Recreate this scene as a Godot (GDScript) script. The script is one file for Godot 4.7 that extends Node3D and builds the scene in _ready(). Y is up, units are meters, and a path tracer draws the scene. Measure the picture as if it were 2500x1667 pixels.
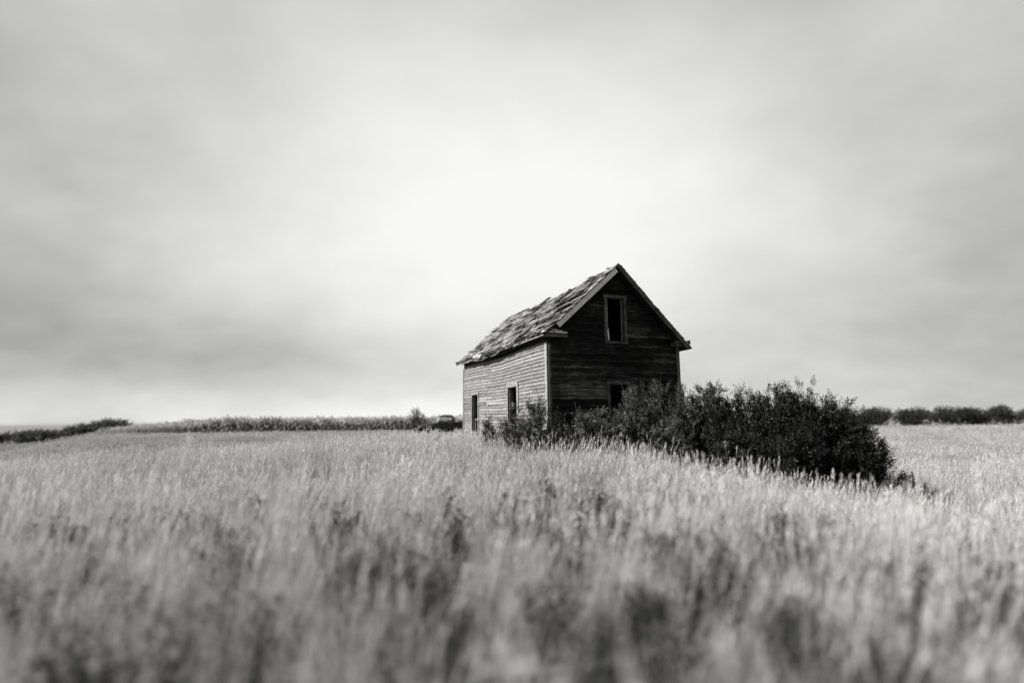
extends Node3D

const W := 4.86          # gable width of the farmhouse
const L := 9.32         # its length
const RIDGE_U := 2.44
const RIDGE_Y := 5.58
const SLOPE_L := 0.90
const SLOPE_R := 1.0
const ROW := 0.119       # siding exposure
const EYE := 0.60        # eye height above the farmhouse sill
const EXPOSE := 1.7

var rng := RandomNumberGenerator.new()
var wave := FastNoiseLite.new()
var lump := FastNoiseLite.new()
var mats := {}
var house: Node3D
var sprig: ArrayMesh
var taken := {}
var hollows := []   # x, depth, half width of the gaps that the dark weeds fill


# ---------- helpers ----------
func r(a: float, b: float) -> float:
	return rng.randf_range(a, b)


func lin(v: float, warm := 1.0) -> Color:
	return Color(v * (1.0 + 0.005 * warm), v, v * (1.0 - 0.012 * warm)).linear_to_srgb()


func numbered(called: String) -> String:
	var n: int = taken.get(called, 0)
	taken[called] = n + 1
	return called if n == 0 else "%s_%03d" % [called, n]


func tag(o: Node, label := "", category := "", group := "", kind := "") -> Node:
	if label: o.set_meta("label", label)
	if category: o.set_meta("category", category)
	if group: o.set_meta("group", group)
	if kind: o.set_meta("kind", kind)
	return o


func thing(called: String, label: String, category: String, at: Vector3, turn := 0.0, group := "") -> Node3D:
	var o := Node3D.new()
	o.name = numbered(called)
	add_child(o)
	o.position = at
	o.rotation.y = turn
	tag(o, label, category, group)
	return o


func new_st() -> SurfaceTool:
	var st := SurfaceTool.new()
	st.begin(Mesh.PRIMITIVE_TRIANGLES)
	st.set_smooth_group(-1)
	st.set_color(Color.WHITE)
	return st


func part(called: String, st: SurfaceTool, m: Material, parent: Node, smooth := false) -> MeshInstance3D:
	st.generate_normals()
	var o := MeshInstance3D.new()
	o.name = called
	o.mesh = st.commit()
	o.material_override = m
	parent.add_child(o, true)
	return o


func tri(st: SurfaceTool, a: Vector3, b: Vector3, c: Vector3, ua: Vector2, ub: Vector2, uc: Vector2, out: Vector3) -> void:
	if (b - a).cross(c - a).dot(out) > 0.0:
		var t := b; b = c; c = t
		var u := ub; ub = uc; uc = u
	st.set_uv(ua); st.add_vertex(a)
	st.set_uv(ub); st.add_vertex(b)
	st.set_uv(uc); st.add_vertex(c)


func quad(st: SurfaceTool, a: Vector3, b: Vector3, c: Vector3, d: Vector3, ua: Vector2, ub: Vector2, uc: Vector2, ud: Vector2, out: Vector3) -> void:
	tri(st, a, b, c, ua, ub, uc, out)
	tri(st, a, c, d, ua, uc, ud, out)


# a plank: 8 corners from a frame (origin at one end's centre, x along, y across, z thickness)
func plank(st: SurfaceTool, at: Vector3, x: Vector3, y: Vector3, z: Vector3) -> void:
	var o := Vector2(r(0, 1), r(0, 1))
	var lx := x.length() / 4.0
	var ly := y.length() / 0.5
	var lz := z.length() / 0.5
	var p := at - y / 2.0 - z / 2.0
	var u0 := o
	quad(st, p + z, p + z + x, p + z + x + y, p + z + y, u0, u0 + Vector2(lx, 0), u0 + Vector2(lx, ly), u0 + Vector2(0, ly), z)
	quad(st, p, p + x, p + x + y, p + y, u0, u0 + Vector2(lx, 0), u0 + Vector2(lx, ly), u0 + Vector2(0, ly), -z)
	quad(st, p, p + x, p + x + z, p + z, u0, u0 + Vector2(lx, 0), u0 + Vector2(lx, lz), u0 + Vector2(0, lz), -y)
	quad(st, p + y, p + x + y, p + x + z + y, p + z + y, u0, u0 + Vector2(lx, 0), u0 + Vector2(lx, lz), u0 + Vector2(0, lz), y)
	quad(st, p, p + y, p + y + z, p + z, u0, u0 + Vector2(0.02, 0), u0 + Vector2(0.02, lz), u0 + Vector2(0, lz), -x)
	quad(st, p + x, p + y + x, p + y + z + x, p + z + x, u0, u0 + Vector2(0.02, 0), u0 + Vector2(0.02, lz), u0 + Vector2(0, lz), x)


func tube(st: SurfaceTool, pts: Array, r0: float, r1: float, sides := 4) -> void:
	var prev := []
	for i in pts.size():
		var d: Vector3 = (pts[min(i + 1, pts.size() - 1)] - pts[max(i - 1, 0)]).normalized()
		var x := d.cross(Vector3(0.31, 0.2, 0.93)).normalized()
		var y := d.cross(x)
		var rad := lerpf(r0, r1, float(i) / (pts.size() - 1))
		var ring := []
		for k in sides:
			var a := TAU * k / sides
			ring.append(pts[i] + (x * cos(a) + y * sin(a)) * rad)
		if i > 0:
			for k in sides:
				var n := (k + 1) % sides
				var q: Vector3 = (prev[k] + prev[n] + ring[k] + ring[n]) / 4.0 - (pts[i] + pts[i - 1]) / 2.0
				quad(st, prev[k], prev[n], ring[n], ring[k], Vector2.ZERO, Vector2.RIGHT, Vector2.ONE, Vector2.DOWN, q)
		prev = ring


func multi(called: String, mesh: Mesh, m: Material, xf: Array, tint: Array, parent: Node) -> MultiMeshInstance3D:
	var mm := MultiMesh.new()
	mm.transform_format = MultiMesh.TRANSFORM_3D
	mm.use_colors = tint.size() > 0
	mm.mesh = mesh
	mm.instance_count = xf.size()
	for i in xf.size():
		mm.set_instance_transform(i, xf[i])
		if tint.size() > 0:
			mm.set_instance_color(i, tint[i])
	var o := MultiMeshInstance3D.new()
	o.name = called
	o.multimesh = mm
	o.material_override = m
	parent.add_child(o, true)
	o.set_meta("kind", "stuff")
	return o


# ---------- materials ----------
# weathered wood, 2 m along x and 0.5 m across y; base colours
func wood(seed_: int, lo: float, hi: float, spots: float, bare: float, bias := 0.5) -> ImageTexture:
	var n := FastNoiseLite.new()
	n.seed = seed_
	n.frequency = 0.02
	n.fractal_octaves = 4
	var a := n.get_seamless_image(512, 256)
	n.seed = seed_ + 7
	n.frequency = 0.012
	var b := n.get_seamless_image(512, 256)
	var im := Image.create_empty(512, 256, false, Image.FORMAT_RGB8)
	for y in 256:
		for x in 512:
			var s := a.get_pixel(x, (y * 7) % 256).r
			var f := a.get_pixel((x * 2 + 90) % 512, (y * 19) % 256).r
			var p := b.get_pixel(x, (y * 2) % 256).r
			var q := b.get_pixel((x * 5) % 512, (y * 5 + 60) % 256).r
			var t := clampf(bias + 1.1 * (s - 0.5) + 0.7 * (f - 0.5) + 0.7 * (p - 0.5), 0.0, 1.0)
			var v := lerpf(lo, hi, t * t * (3.0 - 2.0 * t))
			v *= 1.0 - spots * smoothstep(0.64, 0.78, q)
			v = lerpf(v, lo, bare * smoothstep(0.58, 0.72, p) * smoothstep(0.4, 0.6, f))
			im.set_pixel(x, y, lin(v))
	return ImageTexture.create_from_image(im)


func matte(key: String, v: float, rough := 0.9, tex: Texture2D = null) -> StandardMaterial3D:
	var m := StandardMaterial3D.new()
	m.resource_name = key
	m.albedo_color = lin(v) if tex == null else Color.WHITE
	m.albedo_texture = tex
	m.roughness = rough
	m.metallic_specular = 0.3
	m.vertex_color_use_as_albedo = true
	m.cull_mode = BaseMaterial3D.CULL_DISABLED
	mats[key] = m
	return m


func make_materials() -> void:
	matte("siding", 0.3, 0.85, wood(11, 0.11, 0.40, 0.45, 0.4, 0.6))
	matte("gable_siding", 0.03, 0.9, wood(23, 0.018, 0.34, 0.3, 0.5, 0.2))  # boards set much darker than the side siding
	matte("trim", 0.4, 0.85, wood(37, 0.16, 0.45, 0.5, 0.4, 0.55))
	matte("pale_board", 0.6, 0.85, wood(61, 0.42, 0.66, 0.5, 0.1, 0.6))
	matte("grey_trim", 0.1, 0.9, wood(41, 0.02, 0.2, 0.3, 0.4, 0.45))
	matte("shingle", 0.3, 0.95, wood(53, 0.10, 0.56, 0.4, 0.2, 0.52))
	matte("shaded_wood", 0.02, 0.95)  # backing and interior wood; the unlit darkness is put into its colour
	var g := matte("grass", 1.0, 0.75)
	g.backlight_enabled = true
	g.backlight = Color(0.8, 0.8, 0.8)
	var lf := matte("leaf", 0.024, 0.42)
	lf.backlight_enabled = true
	lf.backlight = Color(0.12, 0.12, 0.12)
	var wl := matte("weed_leaf", 0.038, 0.6)
	wl.backlight_enabled = true
	wl.backlight = Color(0.4, 0.4, 0.4)
	matte("bark", 0.03, 0.95)
	matte("grey_bark", 0.12, 0.95)
	matte("flower", 0.62, 0.9)
	var soil := NoiseTexture2D.new()
	var n := FastNoiseLite.new()
	n.frequency = 0.02
	n.fractal_octaves = 5
	soil.noise = n
	soil.seamless = true
	soil.width = 512
	soil.height = 512
	var ramp := Gradient.new()
	ramp.set_color(0, lin(0.10)); ramp.set_color(1, lin(0.30))
	soil.color_ramp = ramp
	var gm := matte("ground", 0.2, 1.0, soil)
	gm.uv1_scale = Vector3(0.11, 0.11, 0.11)
	gm.uv1_triplanar = true
	gm.uv1_world_triplanar = true
	var rust := NoiseTexture2D.new()
	rust.noise = n
	rust.seamless = true
	var rr := Gradient.new()
	rr.set_color(0, lin(0.008)); rr.set_color(1, lin(0.05))
	rust.color_ramp = rr
	var ru := matte("rust", 0.1, 0.38, rust)
	ru.metallic_specular = 0.35
	ru.uv1_triplanar = true
	ru.uv1_scale = Vector3(0.7, 0.7, 0.7)
	matte("rubber", 0.02, 0.9)
	matte("bright_metal", 0.5, 0.4)
	var gl := StandardMaterial3D.new()
	gl.albedo_color = Color(0.9, 0.92, 0.92, 0.12)
	gl.transparency = BaseMaterial3D.TRANSPARENCY_ALPHA
	gl.roughness = 0.1
	mats["glass"] = gl


# ---------- ground ----------
func ss(a: float, b: float, x: float) -> float:
	return smoothstep(a, b, x)


func ground_y(x: float, z: float) -> float:
	var d := -z
	var rr := sqrt(pow(x / 9.0, 2) + pow((d - 24.0) / 11.0, 2))
	var h := -1.0 + 0.58 * (1.0 - ss(0.5, 1.6, rr))
	h += 0.28 * ss(30, 44, d) * (1.0 - ss(0, 14, x)) 
	h -= 1.75 * ss(-1, 13, -x - 0.69 * d) * ss(10, 32, d)
	h -= 0.62 * ss(2.2, 8.0, x) * (1.0 - ss(40, 90, d))
	h -= 0.85 * ss(40, 110, d) * ss(0, 40, x)
	h += 0.10 * wave.get_noise_2d(x * 9.0, z * 9.0) * clampf(d / 6.0, 0.3, 1.0)
	return h


func spread(t: float, near: float, far: float) -> float:
	return signf(t) * (near * absf(t) + far * pow(absf(t), 6))


func build_ground() -> void:
	var st := new_st()
	var n := 150
	var pts := []
	for j in n + 1:
		var row := []
		for i in n + 1:
			var x := spread(2.0 * i / n - 1.0, 60, 3400)
			var z := -20.0 + spread(2.0 * j / n - 1.0, 60, 3400)
			row.append(Vector3(x, ground_y(x, z), z))
		pts.append(row)
	st.set_smooth_group(0)
	for j in n:
		for i in n:
			quad(st, pts[j][i], pts[j][i + 1], pts[j + 1][i + 1], pts[j + 1][i], Vector2.ZERO, Vector2.ZERO, Vector2.ZERO, Vector2.ZERO, Vector3.UP)
	st.index()
	tag(part("ground", st, mats.ground, self), "", "", "", "structure")


# ---------- sky ----------
func sky_texture() -> ImageTexture:
	var w := 1536
	var h := 768
	var im := Image.create_empty(w, h, false, Image.FORMAT_RGBF)
	var n := FastNoiseLite.new()
	n.seed = 5
	n.frequency = 0.9
	n.fractal_octaves = 4
	n.fractal_gain = 0.45
	im.fill(Color(0.4, 0.4, 0.396))
	for y in h / 2 + 4:
		var el := 90.0 - 180.0 * (y + 0.5) / h
		var cy := maxf(sin(deg_to_rad(el)), 0.0)
		for x in w:
			var az := wrapf(360.0 * (x + 0.5) / w, -180.0, 180.0)
			var a := deg_to_rad(az)
			# cloud deck: a plane seen in perspective, so streaks flatten towards the horizon
			var k := cos(deg_to_rad(el)) / (cy + 0.42)
			var c := n.get_noise_3d(sin(a) * k * 1.0, -cos(a) * k * 1.3, cy * 1.1)
			var c2 := n.get_noise_3d(sin(a) * k * 2.3 + 9.0, -cos(a) * k * 2.8, 3.0 + cy * 2.4)
			var lobe := exp(-pow((az + 1.0) / 33.0, 2) - pow((el - 19.0) / (20.0 if el > 19.0 else 17.0), 2))
			var v := 0.44 + 0.56 * lobe
			var c3 := n.get_noise_3d(sin(a) * k * 6.0, -cos(a) * k * 7.0, 7.0 + cy * 7.0)
			v += (0.12 * c + 0.085 * c2 + 0.055 * c3) * (1.0 - 0.55 * lobe)
			v -= 0.15 * exp(-pow((el - 7.0) / 3.6, 2)) * ss(0, 26, -az) * (1.0 - ss(70, 120, -az))
			v += 0.30 * exp(-pow(el / 3.0, 2)) * exp(-pow((az + 16.0) / 30.0, 2))
			v += 0.06 * exp(-pow(el / 4.0, 2))
			v = clampf(v, 0.24, 0.94)
			im.set_pixel(x, y, Color(v * 1.002, v, v * 0.99))
	return ImageTexture.create_from_image(im)


# ---------- plants ----------
func make_sprig() -> ArrayMesh:
	var st := new_st()
	var tip := Vector3(0, 0.17, 0)
	tube(st, [Vector3(0, -0.03, 0), Vector3(0.006, 0.08, 0.004), tip], 0.0025, 0.001, 3)
	for i in 9:
		var t := 0.1 + 0.9 * i / 8.0
		var a := i * 2.4 + r(-0.3, 0.3)
		var base := Vector3(0, 0.17 * t - 0.01, 0)
		var out := Vector3(cos(a), r(0.15, 0.75) + 0.8 * ss(0.8, 1.0, t), sin(a)).normalized()
		var len := r(0.045, 0.075) * (1.0 - 0.3 * absf(t - 0.55))
		var side := out.cross(Vector3.UP).normalized() * len * r(0.24, 0.32)
		var nrm := side.cross(out).normalized()
		var m1 := base + out * len * 0.5 - nrm * 0.006
		var e := base + out * len - nrm * 0.008
		for s in [-1.0, 1.0]:
			var w1: Vector3 = base + out * len * 0.35 + side * s + nrm * 0.005
			var w2: Vector3 = base + out * len * 0.72 + side * s * 0.75 + nrm * 0.003
			tri(st, base, m1, w1, Vector2.ZERO, Vector2.ZERO, Vector2.ZERO, nrm)
			quad(st, m1, w1, w2, e, Vector2.ZERO, Vector2.ZERO, Vector2.ZERO, Vector2.ZERO, nrm)
	st.generate_normals()
	return st.commit()


func aim(up: Vector3, scale: float, at: Vector3) -> Transform3D:
	up = up.normalized()
	var x := up.cross(Vector3(0.37, 0.11, 0.9)).normalized()
	var b := Basis(x, up, x.cross(up)).rotated(up, r(0, TAU))
	return Transform3D(b.scaled(Vector3.ONE * scale), at)


# a many-stemmed shrub: bowed stems, sprigs of leaves along them
func shrub_into(o: Node3D, h: float, rx: float, rz: float, stems: int, per: int, size := 1.0, m := "leaf", tone := 1.0, scraggly := 0.0) -> void:
	var st := new_st()
	var xf := []
	var tint := []
	for i in stems:
		var stem_tone := tone * r(0.6, 1.5)
		var a := r(0, TAU)
		var q := sqrt(r(0, 1))
		var top := h * (1.0 - 0.48 * pow(q, 3.0)) * r(lerpf(0.74, 0.45, scraggly), 1.0 + 0.08 * scraggly)
		var end := Vector3(cos(a) * rx * q, top, sin(a) * rz * q)
		var root := Vector3(cos(a) * rx * q * 0.35, -0.1, sin(a) * rz * q * 0.35)
		var mid := root.lerp(end, 0.5) + Vector3(-cos(a) * 0.12 * rx, 0.12 * h, -sin(a) * 0.12 * rz)
		var pts := []
		for k in 5:
			var t := k / 4.0
			pts.append(root.lerp(mid, t).lerp(mid.lerp(end, t), t))
		tube(st, pts, 0.012 * sqrt(h), 0.003, 3)
		if r(0, 1) < 0.15 + 0.3 * scraggly:
			var tw := (end - mid).normalized() + Vector3(r(-0.4, 0.4), r(0, 0.5), r(-0.4, 0.4))
			tube(st, [end, end + tw * 0.12 * size, end + tw * r(0.16, 0.26) * size + Vector3(0, 0.03, 0)], 0.004, 0.0015, 3)
		for k in per:
			var t := 1.0 - 0.95 * pow(r(0, 1), 1.1)
			var p: Vector3 = root.lerp(mid, t).lerp(mid.lerp(end, t), t)
			var dir := (mid.lerp(end, t) - root.lerp(mid, t)).normalized()
			var off := Vector3(r(-1, 1), r(-0.7, 0.8), r(-1, 1)) * 0.17 * (1.0 - 0.35 * scraggly) * size * (1.15 - 0.85 * t)
			if p.y + off.y < 0.0: continue
			var tv := stem_tone * r(0.6, 1.4)
			tint.append(Color(tv, tv, tv))
			xf.append(aim(dir * r(0.2, 1.0) + off.normalized() * r(0.3, 1.0) + Vector3(0, 0.25, 0), size * r(0.6, 1.35), p + off))
	tag(part("stems", st, mats.bark if scraggly < 0.5 else mats.grey_bark, o))
	multi("leaves", sprig, mats[m], xf, tint, o)


func tree_into(o: Node3D, h: float, rad: float, clumps: int) -> void:
	var st := new_st()
	tube(st, [Vector3(0, -0.3, 0), Vector3(r(-0.1, 0.1), h * 0.35, 0), Vector3(r(-0.2, 0.2), h * 0.75, r(-0.2, 0.2))], 0.13, 0.05, 5)
	part("trunk", st, mats.bark, o)
	var lb := new_st()
	var xf := []
	for i in 9:
		var a := i * 2.4 + r(-0.4, 0.4)
		var y0 := h * r(0.04, 0.55)
		var reach := rad * r(0.55, 0.95)
		var e := Vector3(cos(a) * reach, y0 + h * r(0.08, 0.32), sin(a) * reach)
		tube(lb, [Vector3(0, y0, 0), Vector3(cos(a), 0, sin(a)) * reach * 0.5 + Vector3(0, y0 + h * 0.08, 0), e], 0.05, 0.015, 3)
		for k in clumps / 9:
			var v := Vector3(r(-1, 1), r(-1, 1), r(-1, 1))
			v = v.normalized() * pow(r(0, 1), 0.4) * rad * 0.5
			v.y *= 0.75
			xf.append(aim(v + Vector3.UP * 0.3, r(2.2, 3.6), e + v))
	for k in clumps / 4:
		var v := Vector3(r(-1, 1), r(-1, 1), r(-1, 1)).normalized() * pow(r(0, 1), 0.4)
		xf.append(aim(v + Vector3.UP * 0.3, r(2.2, 3.6), Vector3(0, h * 0.72, 0) + v * Vector3(rad * 0.6, h * 0.27, rad * 0.6)))
	part("limbs", lb, mats.bark, o)
	multi("crown", sprig, mats.leaf, xf, [], o)


func blade(st: SurfaceTool, root: Vector3, h: float, lean: Vector3, droop: float, w: float, twist: float) -> void:
	var side := Vector3(cos(twist), 0, sin(twist)) * w
	var prev_a := root - side * 0.5
	var prev_b := root + side * 0.5
	var nrm := side.cross(Vector3.UP)
	for k in 3:
		var t := (k + 1) / 3.0
		var p := root + Vector3(0, h * (t - droop * t * t * 0.5), 0) + lean * (t * t)
		if k == 2:
			tri(st, prev_a, prev_b, p, Vector2.ZERO, Vector2.ZERO, Vector2.ZERO, nrm)
			break
		var wk := 0.5 * (1.0 - 0.45 * t)
		quad(st, prev_a, prev_b, p + side * wk, p - side * wk, Vector2.ZERO, Vector2.ZERO, Vector2.ZERO, Vector2.ZERO, nrm)
		prev_a = p - side * wk
		prev_b = p + side * wk


func make_tuft(blades: int, rad: float, h: float, w: float, heads: int) -> ArrayMesh:
	var st := new_st()
	for i in blades:
		var a := r(0, TAU)
		var q := sqrt(r(0, 1)) * rad
		var root := Vector3(cos(a) * q, -0.06, sin(a) * q)
		var b := a + r(-1.2, 1.2)
		var hh := h * r(0.55, 1.0)
		var l := hh * r(0.05, 0.75)
		var tv := r(0.7, 1.0) if r(0, 1) < 0.62 else r(0.28, 0.6)
		st.set_color(Color(tv, tv, tv))
		blade(st, root, hh, Vector3(cos(b) * l, 0, sin(b) * l), r(0.0, 0.75), w * r(0.7, 1.3), r(0, TAU))
	st.set_color(Color.WHITE)
	for i in heads:
		var a := r(0, TAU)
		var q := sqrt(r(0, 1)) * rad
		var root := Vector3(cos(a) * q, -0.05, sin(a) * q)
		var hh := h * r(1.0, 1.3)
		var l := Vector3(cos(a), 0, sin(a)) * hh * r(0.05, 0.28)
		tube(st, [root, root + Vector3(0, hh * 0.55, 0) + l * 0.3, root + Vector3(0, hh, 0) + l], w * 0.35, w * 0.22, 3)
		var tip := root + Vector3(0, hh, 0) + l
		for k in 5:
			var p := tip - Vector3(0, 0.028 * k, 0) - l * 0.03 * k
			var o := Vector3(r(-1, 1), 1.2, r(-1, 1)).normalized()
			var s := o.cross(Vector3(r(-1, 1), 0, r(-1, 1))).normalized() * w * r(0.6, 1.1)
			tri(st, p - s, p + s, p + o * r(0.04, 0.07), Vector2.ZERO, Vector2.ZERO, Vector2.ZERO, s.cross(o))
			tri(st, p - s, p + s, p - o * 0.02, Vector2.ZERO, Vector2.ZERO, Vector2.ZERO, s.cross(o))
	st.generate_normals()
	return st.commit()


func in_house(x: float, z: float, grow: float) -> bool:
	var p := house.transform.affine_inverse() * Vector3(x, 0, z)
	return p.x > -grow and p.x < W + grow and p.z < grow and p.z > -L - grow


func clump(x: float, z: float) -> float:
	return lump.get_noise_2d(x * 5.5 + 900.0, z * 3.6)


func build_grass() -> void:
	var kinds := []
	for i in 6:
		kinds.append(make_tuft(36, 0.18, 0.60, 0.0064, 1 if i % 2 == 0 else 2))
	kinds.append(make_tuft(3, 0.4, 0.8, 0.006, 3))
	kinds.append(make_tuft(2, 0.4, 0.7, 0.007, 4))
	for i in 3:
		kinds.append(make_tuft(44, 0.45, 0.40, 0.014, 7))
	for i in 2:
		kinds.append(make_tuft(40, 1.1, 0.5, 0.035, 10))
	var xf := []
	var tint := []
	for k in kinds: xf.append([]); tint.append([])
	# bands: nearest, farthest, tufts per square metre, first kind, number of kinds, size
	for b in [[0.9, 9.0, 34.0, 0, 6], [9.0, 24.0, 28.0, 0, 6], [3.5, 21.0, 1.3, 6, 2], [24.0, 62.0, 6.5, 8, 3], [62.0, 170.0, 0.8, 11, 2]]:
		var half := 0.98
		var cells := sqrt(1.0 / b[2])
		var z: float = b[0]
		while z < b[1]:
			var wide: float = half * z + (6.0 if z < 30.0 else 2.0)
			var x := -wide
			while x < wide:
				var px := x + r(0, cells)
				var pz := -(z + r(0, cells))
				x += cells
				if in_house(px, pz, -0.05): continue
				var open_ := false
				for q in hollows:
					if absf(px - q.x) < q.z and absf(pz + q.y) < q.z * 1.4 and r(0, 1) < 0.9: open_ = true
				if open_: continue
				var patch := lump.get_noise_2d(px * 1.0, pz * 1.0)
				var fine := lump.get_noise_2d(px * 4.0 + 300.0, pz * 4.0)
				var thin := 0.5 * patch + 0.75 * fine
				if b[1] < 10 and clump(px, pz) < -0.23 and r(0, 1) < 0.65: continue
				if b[1] < 30 and thin < -0.16 and r(0, 1) < 0.85: continue
				var k: int = b[3] + rng.randi() % int(b[4])
				var s := r(0.72, 1.12) * (1.15 - 0.4 * ss(5.0, 13.0, z)) * (1.0 + 0.45 * fine + 0.2 * patch)
				if z > 60 and px < 4: s *= 0.8
				var lean := Vector3(0.16 + r(-0.16, 0.16), 1, r(-0.14, 0.14) + 0.05).normalized()
				var t := aim(lean, 1.0, Vector3(px, ground_y(px, pz), pz))
				t.basis = t.basis.scaled_local(Vector3(1.0, s, 1.0) * r(0.9, 1.1))
				xf[k].append(t)
				var v := (0.8 if z > 24.0 else 1.0) * clampf(0.52 + 0.18 * patch + 0.14 * fine + r(-0.11, 0.11), 0.16, 0.8)
				tint[k].append(Color(v * 1.005, v, v * 0.985))
			z += cells
	var all := thing("meadow_grass", "tall pale dry meadow grass round the farmhouse", "grass", Vector3.ZERO)
	all.set_meta("kind", "stuff")
	for k in kinds.size():
		multi("tufts", kinds[k], mats.grass, xf[k], tint[k], all)


# a dark leafy forb: several stalks with narrow drooping leaves, heads of small pale flowers on some
func make_weed(h: float, stalks: int, leaves: int, flowers: bool, o: Node3D) -> void:
	var st := new_st()
	var lf := new_st()
	var fl := new_st()
	for i in stalks:
		var a := r(0, TAU)
		var top := Vector3(cos(a) * 0.16 * r(0.2, 1), h * r(0.75, 1), sin(a) * 0.16 * r(0.2, 1))
		var root := Vector3(cos(a) * 0.05, -0.05, sin(a) * 0.05)
		tube(st, [root, root.lerp(top, 0.5) + Vector3(0.01, 0.02, 0), top], 0.005, 0.002, 3)
		for k in leaves:
			var t := lerpf(0.15, 1.0, (k + 0.5) / leaves)
			var p := root.lerp(top, t)
			var b := k * 2.4 + r(-0.4, 0.4)
			var l := r(0.1, 0.19) * (1.2 - 0.5 * t)
			var out := Vector3(cos(b), 0, sin(b))
			var m := p + out * l * 0.5 + Vector3(0, l * 0.28, 0)
			var e := p + out * l + Vector3(0, -l * r(0.0, 0.35), 0)
			var s := out.cross(Vector3.UP) * r(0.011, 0.019)
			tri(lf, p, m - s, m + s, Vector2.ZERO, Vector2.ZERO, Vector2.ZERO, Vector3.UP)
			tri(lf, e, m - s, m + s, Vector2.ZERO, Vector2.ZERO, Vector2.ZERO, Vector3.UP)
		if flowers:
			for k in 14:
				var p := top + Vector3(r(-0.06, 0.06), r(-0.01, 0.06), r(-0.06, 0.06))
				tube(st, [top - Vector3(0, 0.03, 0), p], 0.0015, 0.001, 3)
				for q in 5:
					var ang := TAU * q / 5.0
					var e1 := p + Vector3(cos(ang), 0.3, sin(ang)) * 0.017
					var e2 := p + Vector3(cos(ang + 0.9), 0.3, sin(ang + 0.9)) * 0.017
					tri(fl, p, e1, e2, Vector2.ZERO, Vector2.ZERO, Vector2.ZERO, Vector3.UP)
	part("stalks", st, mats.bark, o).set_meta("kind", "stuff")
	part("foliage", lf, mats.weed_leaf, o).set_meta("kind", "stuff")
	if flowers: part("flower_heads", fl, mats.flower, o).set_meta("kind", "stuff")


# ---------- farmhouse ----------
func dip(v: float, y: float) -> float:
	return -0.075 * exp(-pow((v - 4.4) / 1.9, 2)) * clampf(0.35 + 0.25 * y, 0.3, 1.1)


func bulge(v: float, y: float) -> float:
	return 0.05 * exp(-pow((v - 4.6) / 1.9, 2)) * sin(PI * clampf(y / 3.0, 0, 1))


func on_wall(side: bool, a: float, y: float, out: float) -> Vector3:
	if side:
		return Vector3(-out - bulge(a, y), y + dip(a, y), -a)
	return Vector3(a, y + 0.012 * wave.get_noise_2d(a * 60.0, y * 90.0), out)


# one lapped board; a0..a1 at its lower edge and b0..b1 at its upper edge
func clapboard(st: SurfaceTool, side: bool, a0: float, a1: float, b0: float, b1: float, y: float, loose: float, segs: int, base := 1.0) -> void:
	var o := Vector2(r(0, 1), r(0, 1))
	var out := Vector3(-1, 0.1, 0) if side else Vector3(0, 0.1, 1)
	var h := ROW + 0.012
	for i in segs:
		if not side:
			var am := lerpf(a0, a1, (i + 0.5) / segs)
			var worn_or_sunlit := 0.27 * base * (0.45 + 3.0 * maxf(0.0, wave.get_noise_2d(am * 28.0 + 700.0, y * 55.0)))
			st.set_color(Color(worn_or_sunlit, worn_or_sunlit, worn_or_sunlit))
		var t0 := float(i) / segs
		var t1 := float(i + 1) / segs
		var p := []
		for t in [t0, t1]:
			var a := lerpf(a0, a1, t)
			var b := lerpf(b0, b1, t)
			var dy := loose * (1.0 if t == 1.0 else 0.0) * -0.3
			p.append([on_wall(side, a, y + dy, 0.040 + loose * t), on_wall(side, b, y + h, 0.004 + loose * t), on_wall(side, a, y + dy + 0.002, 0.006)])
		var u0 := o + Vector2(lerpf(a0, a1, t0) / 5.0, 0)
		var u1 := o + Vector2(lerpf(a0, a1, t1) / 5.0, 0)
		var v := Vector2(0, h / 0.5)
		quad(st, p[0][0], p[1][0], p[1][1], p[0][1], u0, u1, u1 + v, u0 + v, out)
		quad(st, p[0][0], p[1][0], p[1][2], p[0][2], u0, u1, u1 + v * 0.1, u0 + v * 0.1, Vector3.DOWN)
		if i == 0: tri(st, p[0][0], p[0][1], p[0][2], u0, u0 + v, u0, p[0][0] - p[1][0])
		if i == segs - 1: tri(st, p[1][0], p[1][1], p[1][2], u1, u1 + v, u1, p[1][0] - p[0][0])


func cut(from: float, to: float, holes: Array) -> Array:
	var left := [[from, to]]
	for hole in holes:
		var next := []
		for s in left:
			if hole[1] <= s[0] or hole[0] >= s[1]:
				next.append(s)
				continue
			if hole[0] > s[0]: next.append([s[0], hole[0]])
			if hole[1] < s[1]: next.append([hole[1], s[1]])
		left = next
	return left


func ends(side: bool, y: float, inset: float) -> Array:
	if side: return [inset, L - inset]
	if y < 3.36: return [inset, W - inset]
	return [maxf(inset, RIDGE_U - (RIDGE_Y - 0.06 - y) / SLOPE_L), minf(W - inset, RIDGE_U + (RIDGE_Y - 0.06 - y) / SLOPE_R)]


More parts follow.
